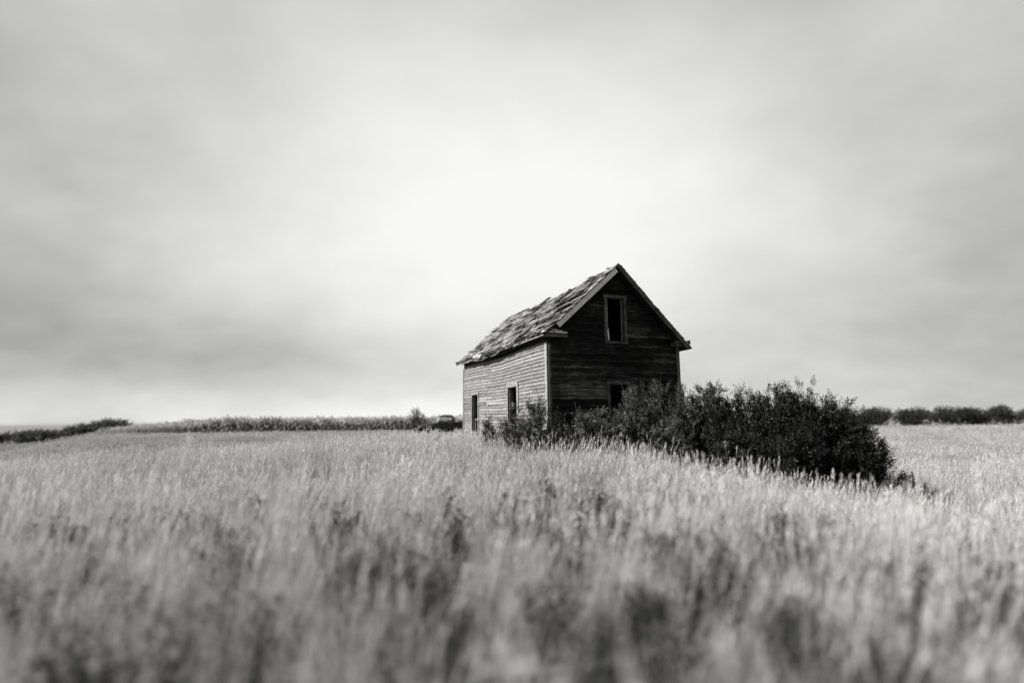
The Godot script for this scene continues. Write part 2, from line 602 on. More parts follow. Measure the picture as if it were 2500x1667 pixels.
func build_wall(side: bool, holes: Array, mat: String, label: String) -> void:
	var wall := Node3D.new()
	wall.name = "wall"
	house.add_child(wall, true)
	tag(wall, label)
	var back := new_st()
	var top := 3.2 if side else 5.5
	var y := -0.10
	while y < top:
		var e0 := ends(side, y, 0.0)
		var e1 := ends(side, y + ROW, 0.0)
		if e1[1] - e1[0] < 0.05: break
		var mid := y + ROW * 0.5
		var sheath := []
		var boards := []
		for hl in holes:
			if mid > hl[2] and mid < hl[3]: sheath.append([hl[0], hl[1]])
			if mid > hl[2] - 0.1 and mid < hl[3] + hl[5]: boards.append([hl[0] - hl[4], hl[1] + hl[4]])
		for s in cut(e0[0], e0[1], sheath):
			var t0: float = e1[0] if s[0] == e0[0] else s[0]
			var t1: float = e1[1] if s[1] == e0[1] else s[1]
			for face in [0.0, -0.09]:
				var f := func(a: float, yy: float) -> Vector3: return Vector3(-face, yy, -a) if side else Vector3(a, yy, face)
				quad(back, f.call(s[0], y), f.call(s[1], y), f.call(t1, y + ROW), f.call(t0, y + ROW), Vector2.ZERO, Vector2.RIGHT, Vector2.ONE, Vector2.DOWN, Vector3(-1, 0, 0) if side else Vector3(0, 0, 1))
		if not (side and y + ROW > 3.1):
			var i0 := ends(side, y, 0.09)
			var i1 := ends(side, y + ROW, 0.09)
			for s in cut(i0[0], i0[1], boards):
				var pieces := [s[0]]
				if s[1] - s[0] > 2.2:
					pieces.append(lerpf(s[0], s[1], r(0.3, 0.72)) if not side else (r(5.2, 5.9) if s[0] < 5 and s[1] > 6.5 else lerpf(s[0], s[1], r(0.4, 0.6))))
				pieces.append(s[1])
				for k in pieces.size() - 1:
					var a0: float = pieces[k] + (0.003 if k > 0 else 0.0)
					var a1: float = pieces[k + 1] - 0.004 * r(0.2, 4.0)
					if a1 - a0 < 0.05: continue
					var st := new_st()
					var tone := r(0.52, 0.9) if side else (r(0.25, 0.6) if r(0, 1) < 0.5 else r(0.6, 1.5)) * (1.0 if r(0, 1) < 0.9 else 2.6)
					if not side and y > 1.3 and y < 1.65 and a0 < 1: tone = 4.2  # sunlit streaks painted into the lower left boards as a lighter tone
					if not side and y > 0.62 and y < 0.75: tone = 3.0
					st.set_color(Color(tone, tone, tone))
					var b0: float = i1[0] if (k == 0 and s[0] == i0[0]) else a0
					var b1: float = i1[1] if (k == pieces.size() - 2 and s[1] == i0[1]) else a1
					var loose := 0.0
					if r(0, 1) < (0.12 if side else 0.14): loose = r(0.01, 0.04)
					clapboard(st, side, a0, a1, b0, b1, y + r(-0.004, 0.004), loose, 7, tone)
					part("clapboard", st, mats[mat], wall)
		y += ROW
	part("sheathing", back, mats.shaded_wood, wall)


func house_plank(called: String, at: Vector3, x: Vector3, y: Vector3, z: Vector3, m: String, parent: Node, tone := 1.0) -> MeshInstance3D:
	var st := new_st()
	st.set_color(Color(tone, tone, tone))
	plank(st, at, x, y, z)
	return part(called, st, mats[m], parent)


# casing, jambs and sill round a hole; hl = [a0, a1, y0, y1, casing width, head height]
func opening(called: String, side: bool, hl: Array, m: String, tone: float, label: String) -> Node3D:
	var o := Node3D.new()
	o.name = called
	house.add_child(o, true)
	tag(o, label)
	var out := Vector3(-1, 0, 0) if side else Vector3(0, 0, 1)
	var along := Vector3(0, 0, -1) if side else Vector3(1, 0, 0)
	var P := func(a: float, y: float, d: float) -> Vector3: return along * a + Vector3(0, y, 0) + out * d
	var c: float = hl[4]
	var push := 0.032 if not side else 0.05
	for s in [[hl[0] - c * 0.5, 1.0], [hl[1] + c * 0.5, 0.9]]:
		house_plank("casing", P.call(s[0], hl[2], push), Vector3(0, hl[3] - hl[2], 0) + along * r(-0.012, 0.012), along * (c - 0.008), out * 0.028, m, o, tone * s[1])
	house_plank("head_casing", P.call(hl[0] - c * 1.05, hl[3] + hl[5] * 0.5, push + 0.006), along * (hl[1] - hl[0] + 2.1 * c) + Vector3(0, r(-0.02, 0.01), 0), Vector3(0, hl[5], 0), out * 0.034, m, o, tone)
	if hl[2] > 0.06:
		house_plank("sill", P.call(hl[0] - c * 1.1, hl[2] - 0.03, push + 0.02), along * (hl[1] - hl[0] + 2.2 * c), Vector3(0, 0.05, 0), out * 0.09, m, o, tone)
	for s in [hl[0] + 0.012, hl[1] - 0.012]:
		house_plank("jamb", P.call(s, hl[2], -0.055), Vector3(0, hl[3] - hl[2], 0), along * 0.024, out * 0.12, m, o, tone * 0.6)
	house_plank("head_jamb", P.call(hl[0] + 0.026, hl[3] - 0.013, -0.055), along * (hl[1] - hl[0] - 0.052), Vector3(0, 0.024, 0), out * 0.12, m, o, tone * 0.6)
	return o


func roof_point(left: bool, v: float, s: float, up := 0.0) -> Vector3:
	var k := SLOPE_L if left else SLOPE_R
	var c := 1.0 / sqrt(1.0 + k * k)
	var q := clampf(v / L, 0, 1)
	var sag := -0.13 * sin(PI * q) - 0.05 * exp(-pow((v - 6.2) / 1.0, 2)) * exp(-s) - 0.07 * exp(-pow((v - 5.5) / 2.2, 2)) * ss(1.8, 3.5, s)
	sag += 0.02 * wave.get_noise_2d(v * 60.0, s * 60.0 + (0.0 if left else 500.0))
	var sg := -1.0 if left else 1.0
	return Vector3(RIDGE_U + sg * s * c + sg * k * c * up, RIDGE_Y - s * k * c + sag + c * up, -v)


func shingle(st: SurfaceTool, left: bool, v: float, s: float, w: float, len: float, lift: float, skew: float) -> void:
	var th := 0.012
	var p := []
	for q in [[v, s], [v + w, s]]:
		for e in [0.0, 1.0]:
			var vv: float = q[0] + skew * (1.0 - e) * len
			var ss_: float = q[1] - len * e
			var up: float = lerpf(0.026 + lift, 0.004, e)
			p.append(roof_point(left, vv, ss_, up + th * (1.0 - 0.7 * e)))
			p.append(roof_point(left, vv, ss_, up))
	# p: 0 butt-top, 1 butt-under, 2 head-top, 3 head-under, then the same for the other edge
	var o := Vector2(r(0, 1), r(0, 1))
	var up := Vector3(-1 if left else 1, 1, 0)
	var a := o + Vector2(len / 2.0, 0)
	var b := Vector2(0, w / 0.5)
	quad(st, p[0], p[4], p[6], p[2], o, o + b, a + b, a, up)
	quad(st, p[0], p[1], p[5], p[4], o, o, o + b, o + b, Vector3(-1 if left else 1, -1, 0))
	quad(st, p[1], p[3], p[7], p[5], o, a, a + b, o + b, -up)
	quad(st, p[0], p[1], p[3], p[2], o, o, a, a, Vector3(0, 0, 1))
	quad(st, p[4], p[5], p[7], p[6], o, o, a, a, Vector3(0, 0, -1))


func build_roof() -> void:
	for left in [true, false]:
		var roof := Node3D.new()
		roof.name = "roof"
		house.add_child(roof, true)
		tag(roof, "sagging shingled slope facing the open field" if left else "far shingled slope above the shrubs")
		var k := SLOPE_L if left else SLOPE_R
		var smax := 2.69 * sqrt(1.0 + k * k)
		var deck := new_st()
		for i in 20:
			for j in 6:
				var v0 := -0.34 + (L + 0.68) * i / 20.0
				var v1 := -0.34 + (L + 0.68) * (i + 1) / 20.0
				var s0 := smax * j / 6.0
				var s1 := smax * (j + 1) / 6.0
				var up := Vector3(-1 if left else 1, 1, 0)
				for u in [0.0, -0.035]:
					quad(deck, roof_point(left, v0, s0, u), roof_point(left, v1, s0, u), roof_point(left, v1, s1, u), roof_point(left, v0, s1, u), Vector2.ZERO, Vector2.ZERO, Vector2.ZERO, Vector2.ZERO, up)
				if j == 5: quad(deck, roof_point(left, v0, s1, 0), roof_point(left, v1, s1, 0), roof_point(left, v1, s1, -0.035), roof_point(left, v0, s1, -0.035), Vector2.ZERO, Vector2.ZERO, Vector2.ZERO, Vector2.ZERO, -up)
				if i == 0: quad(deck, roof_point(left, v0, s0, 0), roof_point(left, v0, s1, 0), roof_point(left, v0, s1, -0.035), roof_point(left, v0, s0, -0.035), Vector2.ZERO, Vector2.ZERO, Vector2.ZERO, Vector2.ZERO, Vector3.BACK)
				if i == 19: quad(deck, roof_point(left, v1, s0, 0), roof_point(left, v1, s1, 0), roof_point(left, v1, s1, -0.035), roof_point(left, v1, s0, -0.035), Vector2.ZERO, Vector2.ZERO, Vector2.ZERO, Vector2.ZERO, Vector3.FORWARD)
		part("deck", deck, mats.shaded_wood, roof)
		var list := []
		var s := smax + 0.03
		var row := 0
		while s > 0.08:
			var v := -0.37
			var shift := r(-0.012, 0.012)
			while v < L + 0.33:
				var w := r(0.10, 0.28)
				var n := wave.get_noise_2d(v * 45.0 + 40.0, s * 80.0)
				var gone := (0.0 if not left else 0.02) + (0.7 * ss(0.05, 0.3, n) if row < 3 else 0.75 * ss(0.27, 0.42, n))
				if r(0, 1) > gone:
					var lift := maxf(0.0, wave.get_noise_2d(v * 32.0, row * 97.0 + 77.0) - 0.05) * 0.22 + r(0, 0.006) + (r(0.02, 0.06) if r(0, 1) < 0.05 else 0.0)
					if not left: lift *= 0.2
					var ss_ := s + shift + 0.06 * wave.get_noise_2d(v * 50.0, row * 31.0) + r(-0.009, 0.009)
					list.append([v, ss_, w - r(0.003, 0.012), minf(0.34, ss_ - 0.005), lift, r(-0.05, 0.05) + (r(-0.2, 0.2) if r(0, 1) < 0.06 else 0.0)])
				v += w
			s -= 0.148
			row += 1
		var eye := house.transform.affine_inverse() * Vector3(0, EYE, 0)
		list.sort_custom(func(a, b): return roof_point(left, a[0], a[1]).distance_squared_to(eye) < roof_point(left, b[0], b[1]).distance_squared_to(eye))
		var rest := new_st()
		for i in list.size():
			var g: Array = list[i]
			var alone: bool = left and i < 290
			var st := new_st() if alone else rest
			var tone := r(0.55, 1.0) * (0.4 if r(0, 1) < 0.2 else 1.0)
			st.set_color(Color(tone, tone, tone))
			shingle(st, left, g[0], g[1], g[2], g[3], g[4], g[5])
			if alone: part("shingle", st, mats.shingle, roof)
		part("shingle_courses", rest, mats.shingle, roof).set_meta("kind", "stuff")


func build_house() -> void:
	house = thing("farmhouse", "abandoned weathered wooden farmhouse with sagging shingle roof in the field", "house", Vector3(1.1156, 0, -17.65), 0.3669)
	# holes: from, to, bottom, top, casing width, head casing height
	var win := [7.09, 7.92, 0.08, 1.66, 0.11, 0.12]
	var door := [2.58, 3.45, 0.0, 1.75, 0.15, 0.17]
	var up_win := [2.10, 2.77, 3.06, 4.52, 0.09, 0.09]
	var low_win := [2.15, 2.80, 0.60, 1.68, 0.10, 0.11]
	build_wall(true, [win, door], "siding", "pale lapped side wall with a doorway and a window")
	build_wall(false, [up_win, low_win], "gable_siding", "dark gable wall with two empty windows")
	var o := opening("window", true, win, "trim", 0.8, "empty tall side window with a piece of sash left in it")
	house_plank("sash_rail", Vector3(-0.0, 0.62, -7.12), Vector3(0, 0, -0.46), Vector3(0, 0.04, 0), Vector3(0.03, 0, 0), "trim", o, 1.1)
	house_plank("stile_or_lit_jamb", Vector3(-0.0, 0.12, -7.56), Vector3(0, 0.48, 0), Vector3(0, 0, 0.04), Vector3(0.032, 0, 0), "trim", o, 1.1)
	o = opening("doorway", true, door, "trim", 0.85, "open side doorway half hidden by the shrub")
	house_plank("door_post", Vector3(0.3, 0, -3.41), Vector3(0, 1.72, 0), Vector3(0, 0, 0.05), Vector3(0.05, 0, 0), "grey_trim", o, 1.0)
	o = opening("window", false, up_win, "grey_trim", 0.85, "empty upper gable window under the ridge")
	house_plank("stile_or_lit_jamb", Vector3(2.145, 3.48, -0.02), Vector3(0.0, 1.0, 0), Vector3(0.04, 0, 0), Vector3(0, 0, 0.035), "trim", o, 0.7)  # pale strip for the inner jamb, its sunlight put into the colour
	var st := new_st()
	plank(st, Vector3(2.19, 3.09, -0.03), Vector3(-0.02, 0.36, 0), Vector3(0.05, 0, 0), Vector3(0, 0, 0.03))
	part("pale_strip", st, mats.pale_board, o)  # thin pale strip, with a small round piece on top
	st = new_st()
	tube(st, [Vector3(2.172, 3.46, -0.03), Vector3(2.168, 3.48, -0.03), Vector3(2.166, 3.51, -0.03), Vector3(2.163, 3.53, -0.03)], 0.026, 0.02, 6)
	part("strip_top", st, mats.flower, o)
	house_plank("stile_or_lit_jamb", Vector3(2.69, 3.08, -0.03), Vector3(0.01, 1.40, 0), Vector3(0.05, 0, 0), Vector3(0, 0, 0.035), "grey_trim", o, 0.8)
	opening("window", false, low_win, "grey_trim", 0.8, "empty lower gable window behind the shrubs")
	# corner boards
	house_plank("corner_board", Vector3(-0.052, -0.1, -0.055), Vector3(0, 3.03, 0), Vector3(0, 0, 0.15), Vector3(0.028, 0, 0), "trim", house, 0.95)
	house_plank("corner_board", Vector3(0.03, -0.1, 0.048), Vector3(0, 3.03, 0), Vector3(0.085, 0, 0), Vector3(0, 0, 0.028), "grey_trim", house, 0.7)
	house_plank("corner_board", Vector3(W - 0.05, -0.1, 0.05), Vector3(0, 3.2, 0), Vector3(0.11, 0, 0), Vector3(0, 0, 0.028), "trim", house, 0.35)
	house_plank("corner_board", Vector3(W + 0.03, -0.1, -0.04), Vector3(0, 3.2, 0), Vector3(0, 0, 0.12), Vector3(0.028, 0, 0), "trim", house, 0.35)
	house_plank("corner_board", Vector3(-0.05, -0.1, -L + 0.05), Vector3(0, 3.0, 0), Vector3(0, 0, 0.1), Vector3(0.028, 0, 0), "trim", house, 0.8)
	# the two walls away from the viewer
	var far := Node3D.new()
	far.name = "wall"
	house.add_child(far, true)
	tag(far, "far long wall")
	st = new_st()
	st.set_color(Color(0.8, 0.8, 0.8))
	for k in 28:
		plank(st, Vector3(W + 0.01 - 0.002 * (k % 2), -0.1 + ROW * (k + 0.5), 0), Vector3(0, 0, -L), Vector3(0.02, ROW + 0.01, 0), Vector3(0.02, 0, 0))
	part("siding_boards", st, mats.grey_trim, far).set_meta("kind", "stuff")
	st = new_st()
	plank(st, Vector3(W - 0.05, 1.65, -0.095), Vector3(0, 0, -L + 0.19), Vector3(0, 3.5, 0), Vector3(0.08, 0, 0))
	part("sheathing", st, mats.shaded_wood, far)
	var rear := Node3D.new()
	rear.name = "wall"
	house.add_child(rear, true)
	tag(rear, "rear gable wall")
	st = new_st()
	var y := -0.1
	while y < 5.4:
		var e := ends(false, y + ROW, 0.0)
		if e[1] - e[0] < 0.1: break
		plank(st, Vector3(e[0], y + ROW * 0.5, -L + 0.03), Vector3(e[1] - e[0], 0, 0), Vector3(0, ROW + 0.004, 0.012), Vector3(0, 0, 0.06))
		y += ROW
	part("siding_boards", st, mats.grey_trim, rear).set_meta("kind", "stuff")
	# floors inside
	house_plank("floor", Vector3(W * 0.5, 0.0, -0.1), Vector3(0, 0, -L + 0.2), Vector3(W - 0.2, 0, 0), Vector3(0, 0.1, 0), "shaded_wood", house)
	house_plank("floor", Vector3(W * 0.5, 2.78, -0.1), Vector3(0, 0, -L + 0.2), Vector3(W - 0.2, 0, 0), Vector3(0, 0.16, 0), "shaded_wood", house)
	house_plank("partition", Vector3(0.1, 1.38, -4.6), Vector3(W - 0.2, 0, 0), Vector3(0, 2.6, 0), Vector3(0, 0, 0.1), "shaded_wood", house)
	build_roof()
	# rake boards under the front edge of the roof
	var d := Vector3(1, SLOPE_L, 0).normalized()
	var n := Vector3(-SLOPE_L, 1, 0).normalized()
	var a := Vector3(0.14, RIDGE_Y - SLOPE_L * (RIDGE_U - 0.14), 0.36)
	house_plank("rake_board", a - n * 0.075, d * 2.88, n * 0.17, Vector3(0, 0, 0.03), "pale_board", house, 1.0)
	house_plank("shingle_lath", a + d * 0.05 + n * 0.012, d * 3.0, n * 0.03, Vector3(0, 0, 0.05), "grey_trim", house, 1.2)
	d = Vector3(1, -SLOPE_R, 0).normalized()
	n = Vector3(SLOPE_R, 1, 0).normalized()
	a = Vector3(RIDGE_U - 0.03, RIDGE_Y + 0.03, 0.36)
	house_plank("rake_board", a - n * 0.075, d * 3.78, n * 0.10, Vector3(0, 0, 0.03), "grey_trim", house, 0.8)
	house_plank("rake_moulding", a - n * 0.012, d * 3.80, n * 0.022, Vector3(0, 0, 0.05), "grey_trim", house, 1.5)
	# eaves: soffits, fascias and mouldings, the near one broken
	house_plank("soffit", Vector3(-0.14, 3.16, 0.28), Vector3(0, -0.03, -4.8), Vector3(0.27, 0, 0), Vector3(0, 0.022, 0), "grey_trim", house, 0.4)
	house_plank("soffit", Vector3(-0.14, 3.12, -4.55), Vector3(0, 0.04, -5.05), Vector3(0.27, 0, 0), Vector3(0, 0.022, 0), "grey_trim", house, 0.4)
	for f in [[-0.34, 1.0, 0.0], [1.15, 3.0, -0.015], [3.15, 4.6, -0.04], [5.2, 6.8, -0.05], [6.9, 9.65, -0.02]]:
		house_plank("fascia", Vector3(-0.285, 3.19 + f[2], -f[0]), Vector3(0, r(-0.02, 0.02), -(f[1] - f[0])), Vector3(0, 0.10, 0), Vector3(0.024, 0, 0), "grey_trim", house, 0.35)
	for f in [[-0.34, 1.5, 0.0], [1.75, 2.2, -0.01], [2.7, 3.9, -0.03], [5.4, 6.8, -0.06], [7.0, 9.6, -0.03]]:
		house_plank("eave_moulding", Vector3(-0.30, 3.135 + f[2], -f[0]), Vector3(0, r(-0.02, 0.02), -(f[1] - f[0])), Vector3(0, 0.026, 0), Vector3(0.02, 0, 0), "trim", house, 1.0)
	house_plank("loose_board", Vector3(-0.36, 3.11, -5.7), Vector3(-0.14, 0.02, -0.6), Vector3(0.02, 0.09, 0), Vector3(0.03, -0.01, 0), "trim", house, 1.0)
	house_plank("loose_board", Vector3(-0.30, 3.19, -5.6), Vector3(-0.1, 0.02, -0.75), Vector3(0.1, 0.02, 0.02), Vector3(0, 0.03, 0), "pale_board", house, 1.0)
	house_plank("soffit", Vector3(W + 0.13, 3.14, 0.28), Vector3(0, 0, -L - 0.56), Vector3(0.27, 0, 0), Vector3(0, 0.022, 0), "grey_trim", house, 0.8)
	house_plank("fascia", Vector3(W + 0.275, 3.12, 0.32), Vector3(0, 0, -L - 0.62), Vector3(0, 0.12, 0), Vector3(0.024, 0, 0), "grey_trim", house, 1.0)
	house_plank("ridge_board", Vector3(RIDGE_U + 0.02, RIDGE_Y, -5.1), Vector3(0, -0.10, -0.9), Vector3(0.16, 0.03, 0), Vector3(0, 0.03, 0), "shingle", house, 0.5)
	house_plank("ridge_board", Vector3(RIDGE_U, RIDGE_Y - 0.04, -7.3), Vector3(0, 0.02, -2.2), Vector3(0.14, 0.02, 0), Vector3(0, 0.025, 0), "shingle", house, 0.6)
	# cornice returns on the gable
	for c in [[-0.275, 0.80, 3.17, true], [W - 0.32, 0.59, 3.03, false]]:
		var cr := Node3D.new()
		cr.name = "cornice_return"
		house.add_child(cr, true)
		tag(cr, "small boxed return with a pale shingled top at the near eave" if c[3] else "small ragged return at the far eave")
		var x0: float = c[0]
		var x1: float = c[0] + c[1]
		var yb: float = c[2]
		house_plank("box", Vector3(x0, yb, 0.165), Vector3(c[1], 0, 0), Vector3(0, 0.10, 0), Vector3(0, 0, 0.30), "grey_trim", cr, 0.6)
		house_plank("moulding", Vector3(x0 - 0.012, yb - 0.05, 0.325), Vector3(c[1] + 0.02, 0, 0), Vector3(0, 0.024, 0), Vector3(0, 0, 0.02), "trim", cr, 0.45 if c[3] else 0.2)
		var yt := yb + 0.055
		var apex := Vector3(x0 + 0.23, yb + 0.26, 0.06) if c[3] else Vector3(x1 - 0.25, yb + 0.20, 0.06)
		var col := 1.0 if c[3] else 0.3
		st = new_st()
		st.set_color(Color(col, col, col))
		var k0 := Vector3(x0 - 0.02, yt, 0.33)
		tri(st, k0, Vector3(x0 + 0.36, yt, 0.33), apex, Vector2(0, 0), Vector2(0.2, 0), Vector2(0.1, 0.4), Vector3(0, 1, 1))
		tri(st, k0, Vector3(x0 - 0.02, yt, -0.02), apex, Vector2(0, 0), Vector2(0.2, 0), Vector2(0.1, 0.4), Vector3(-1, 1, 0))
		part("hip_board", st, mats.pale_board if c[3] else mats.trim, cr)
		var from := Vector3(x0 + 0.38, yt, 0.33) if c[3] else Vector3(x0, yt, 0.33)
		for i in 4:
			var t := i / 4.0
			var p0 := from.lerp(apex, t)
			var p1 := Vector3(x1, yt, 0.33).lerp(Vector3(apex.x + 0.03, apex.y, 0.05), t) if c[3] else Vector3(x1, yt, 0.33).lerp(apex + Vector3(0.03, 0, 0), t)
			house_plank("return_shingle", p0 + Vector3(0, 0.02, -0.02), p1 - p0, Vector3(0, 0.05, -0.075), Vector3(0, 0.012, 0.008), "pale_board" if c[3] else "trim", cr, col * r(0.8, 1.0))


# ---------- the old truck ----------
func loft(st: SurfaceTool, rings: Array, cap := true) -> void:
	var n: int = rings[0].size()
	for i in rings.size() - 1:
		var c := Vector3.ZERO
		for k in n: c += (rings[i][k] + rings[i + 1][k]) / (2.0 * n)
		for k in n:
			var m := (k + 1) % n
			var q: Vector3 = (rings[i][k] + rings[i][m] + rings[i + 1][k] + rings[i + 1][m]) / 4.0 - c
			quad(st, rings[i][k], rings[i][m], rings[i + 1][m], rings[i + 1][k], Vector2.ZERO, Vector2.ZERO, Vector2.ZERO, Vector2.ZERO, q)
	if cap:
		for e in [0, rings.size() - 1]:
			var c := Vector3.ZERO
			for k in n: c += rings[e][k] / n
			var out: Vector3 = c - (rings[1][0] + rings[rings.size() - 2][0]) / 2.0
			for k in n: tri(st, rings[e][k], rings[e][(k + 1) % n], c, Vector2.ZERO, Vector2.ZERO, Vector2.ZERO, out)


func oval(c: Vector3, ax: Vector3, ay: Vector3, n: int, power: float) -> Array:
	var ring := []
	for k in n:
		var a := TAU * k / n
		ring.append(c + ax * signf(cos(a)) * pow(absf(cos(a)), power) + ay * signf(sin(a)) * pow(absf(sin(a)), power))
	return ring


func build_truck() -> void:
	var x := -4.72
	var z := -46.0
	var t := thing("pickup_truck", "rusty old pickup truck with rounded cab left in the grass behind the farmhouse", "truck", Vector3(x, ground_y(x, z) + 0.02, z), deg_to_rad(196))
	# +x is forward; cab 0..1.35, nose 1.35..3.2, bed behind
	var cab := CSGCombiner3D.new()
	cab.name = "cab"
	cab.material_override = mats.rust
	var prof := CSGPolygon3D.new()
	prof.name = "side_profile"
	prof.polygon = PackedVector2Array([Vector2(0, 0.45), Vector2(0.0, 1.25), Vector2(0.07, 1.52), Vector2(0.2, 1.66), Vector2(0.42, 1.74), Vector2(0.75, 1.75), Vector2(1.0, 1.70), Vector2(1.12, 1.62), Vector2(1.38, 1.12), Vector2(1.42, 0.45)])
	prof.depth = 1.6
	prof.position.z = 0.8
	cab.add_child(prof)
	var front := CSGPolygon3D.new()
	front.name = "front_profile"
	var pts := PackedVector2Array([Vector2(-0.76, 0.3), Vector2(-0.78, 1.15)])
	for k in 9:
		var a := PI - PI * k / 8.0
		pts.append(Vector2(signf(cos(a)) * pow(absf(cos(a)), 0.6) * 0.68, 1.3 + 0.455 * pow(sin(a), 0.6)))
	pts.append(Vector2(0.78, 1.15)); pts.append(Vector2(0.76, 0.3))
	front.polygon = pts
	front.depth = 2.0
	front.rotation.y = PI / 2
	front.position.x = -0.3
	front.operation = CSGShape3D.OPERATION_INTERSECTION
	front.position.x = 1.7 - 2.0 * 1.0
	cab.add_child(front)
	front.rotation.y = -PI / 2
	for b in [[Vector3(0.70, 1.02, 0), Vector3(1.22, 1.0, 1.36), 0.0], [Vector3(0.72, 1.37, 0), Vector3(0.54, 0.32, 2.0), 0.0]]:
		var box := CSGBox3D.new()
		box.name = "hollow"
		box.size = b[1]
		box.position = b[0]
		box.operation = CSGShape3D.OPERATION_SUBTRACTION
		cab.add_child(box, true)
	for s in [-0.33, 0.33]:
		var ws := CSGBox3D.new()
		ws.name = "windscreen_hole"
		ws.size = Vector3(0.6, 0.36, 0.56)
		ws.position = Vector3(1.28, 1.38, s)
		ws.operation = CSGShape3D.OPERATION_SUBTRACTION
		cab.add_child(ws, true)
	var rw := CSGBox3D.new()
	rw.name = "rear_hole"
	rw.size = Vector3(0.5, 0.16, 0.4)
	rw.position = Vector3(0.05, 1.38, 0)
	rw.operation = CSGShape3D.OPERATION_SUBTRACTION
	cab.add_child(rw, true)
	t.add_child(cab)
	for s in [-0.33, 0.33]:
		var pane := new_st()
		plank(pane, Vector3(1.335, 1.21, s), Vector3(-0.17, 0.33, 0), Vector3(0, 0, 0.55), Vector3(0.006, 0.003, 0))
		part("windscreen", pane, mats.glass, t)
	for s in [-0.69, 0.69]:
		var st := new_st()
		for e in [[Vector3(0.48, 1.21, s), Vector3(0.52, 0, 0), Vector3(0, 0.02, 0)], [Vector3(0.48, 1.55, s), Vector3(0.52, 0, 0), Vector3(0, 0.02, 0)], [Vector3(0.48, 1.2, s), Vector3(0, 0.36, 0), Vector3(0.02, 0, 0)], [Vector3(1.0, 1.2, s), Vector3(0, 0.36, 0), Vector3(0.02, 0, 0)]]:
			plank(st, e[0], e[1], e[2], Vector3(0, 0, 0.02))
		part("window_frame", st, mats.bright_metal, t)
		var dr := new_st()
		plank(dr, Vector3(0.3, 0.84, s * 1.105), Vector3(0.85, 0, 0), Vector3(0, 0.62, 0), Vector3(0, 0, 0.02))
		var dm := part("door", dr, mats.rust, t)
		var hd := new_st()
		plank(hd, Vector3(0.36, 1.06, s * 1.16), Vector3(0.12, 0, 0), Vector3(0, 0.025, 0), Vector3(0, 0, 0.03))
		part("handle", hd, mats.bright_metal, dm)
		# front fender: a swept arch over the wheel
		var fr := []
		for k in 9:
			var q := k / 8.0
			fr.append(oval(Vector3(1.25 + 1.75 * q, 0.62 + 0.26 * sin(PI * clampf(q * 1.05, 0, 1)), s * 1.06), Vector3(0, 0, 0.20), Vector3(0, 0.10 + 0.05 * sin(PI * q), 0), 10, 0.8))
		var fs := new_st()
		fs.set_smooth_group(0)
		loft(fs, fr)
		part("fender", fs, mats.rust, t)
		var hl := new_st()
		hl.set_smooth_group(0)
		loft(hl, [oval(Vector3(2.72, 0.98, s * 0.88), Vector3(0, 0, 0.05), Vector3(0, 0.05, 0), 10, 1.0), oval(Vector3(2.82, 0.98, s * 0.88), Vector3(0, 0, 0.1), Vector3(0, 0.1, 0), 10, 1.0), oval(Vector3(2.96, 0.98, s * 0.88), Vector3(0, 0, 0.105), Vector3(0, 0.105, 0), 10, 1.0)])
		part("headlight", hl, mats.rust, t)
		for wx in [2.35, -1.35]:
			var ws := new_st()
			ws.set_smooth_group(0)
			var c := Vector3(wx, 0.36, s * 1.04)
			loft(ws, [oval(c - Vector3(0, 0, 0.09), Vector3(0.3, 0, 0), Vector3(0, 0.3, 0), 14, 1.0), oval(c - Vector3(0, 0, 0.07), Vector3(0.37, 0, 0), Vector3(0, 0.37, 0), 14, 1.0), oval(c + Vector3(0, 0, 0.07), Vector3(0.37, 0, 0), Vector3(0, 0.37, 0), 14, 1.0), oval(c + Vector3(0, 0, 0.09), Vector3(0.3, 0, 0), Vector3(0, 0.3, 0), 14, 1.0)])
			part("wheel", ws, mats.rubber, t)
		var rb := new_st()
		plank(rb, Vector3(-0.1, 0.44, s * 1.1), Vector3(1.5, 0, 0), Vector3(0, 0.04, 0), Vector3(0, 0, 0.24))
		part("running_board", rb, mats.rust, t)
		# bed side
		var bs := new_st()
		plank(bs, Vector3(-2.2, 0.90, s * 1.05), Vector3(2.14, 0, 0), Vector3(0, 0.46, 0), Vector3(0, 0, 0.04))
		plank(bs, Vector3(-2.2, 1.145, s * 1.07), Vector3(2.14, 0, 0), Vector3(0, 0.04, 0), Vector3(0, 0, 0.08))
		part("bed_side", bs, mats.rust, t)
	var hood := new_st()
	hood.set_smooth_group(0)
	loft(hood, [oval(Vector3(1.36, 0.82, 0), Vector3(0, 0, 0.52), Vector3(0, 0.32, 0), 14, 0.6), oval(Vector3(2.0, 0.80, 0), Vector3(0, 0, 0.46), Vector3(0, 0.30, 0), 14, 0.65), oval(Vector3(2.6, 0.76, 0), Vector3(0, 0, 0.36), Vector3(0, 0.28, 0), 14, 0.7), oval(Vector3(2.86, 0.72, 0), Vector3(0, 0, 0.26), Vector3(0, 0.24, 0), 14, 0.75)])
	part("hood", hood, mats.rust, t)
	var gr := new_st()
	for k in 7: plank(gr, Vector3(2.88, 0.52 + 0.07 * k, -0.22), Vector3(0, 0, 0.44), Vector3(0, 0.03, 0), Vector3(0.03, 0, 0))
	part("grille", gr, mats.rubber, t)
	var bm := new_st()
	plank(bm, Vector3(3.08, 0.48, -0.8), Vector3(0, 0, 1.6), Vector3(0, 0.12, 0), Vector3(0.05, 0, 0))
	part("bumper", bm, mats.rust, t)
	for e in [[-0.1, "bed_front"], [-2.2, "tailgate"]]:
		var bf := new_st()
		plank(bf, Vector3(e[0], 0.9, -0.70), Vector3(0, 0, 1.4), Vector3(0, 0.44, 0), Vector3(0.04, 0, 0))
		part(e[1], bf, mats.rust, t)
	var bd := new_st()
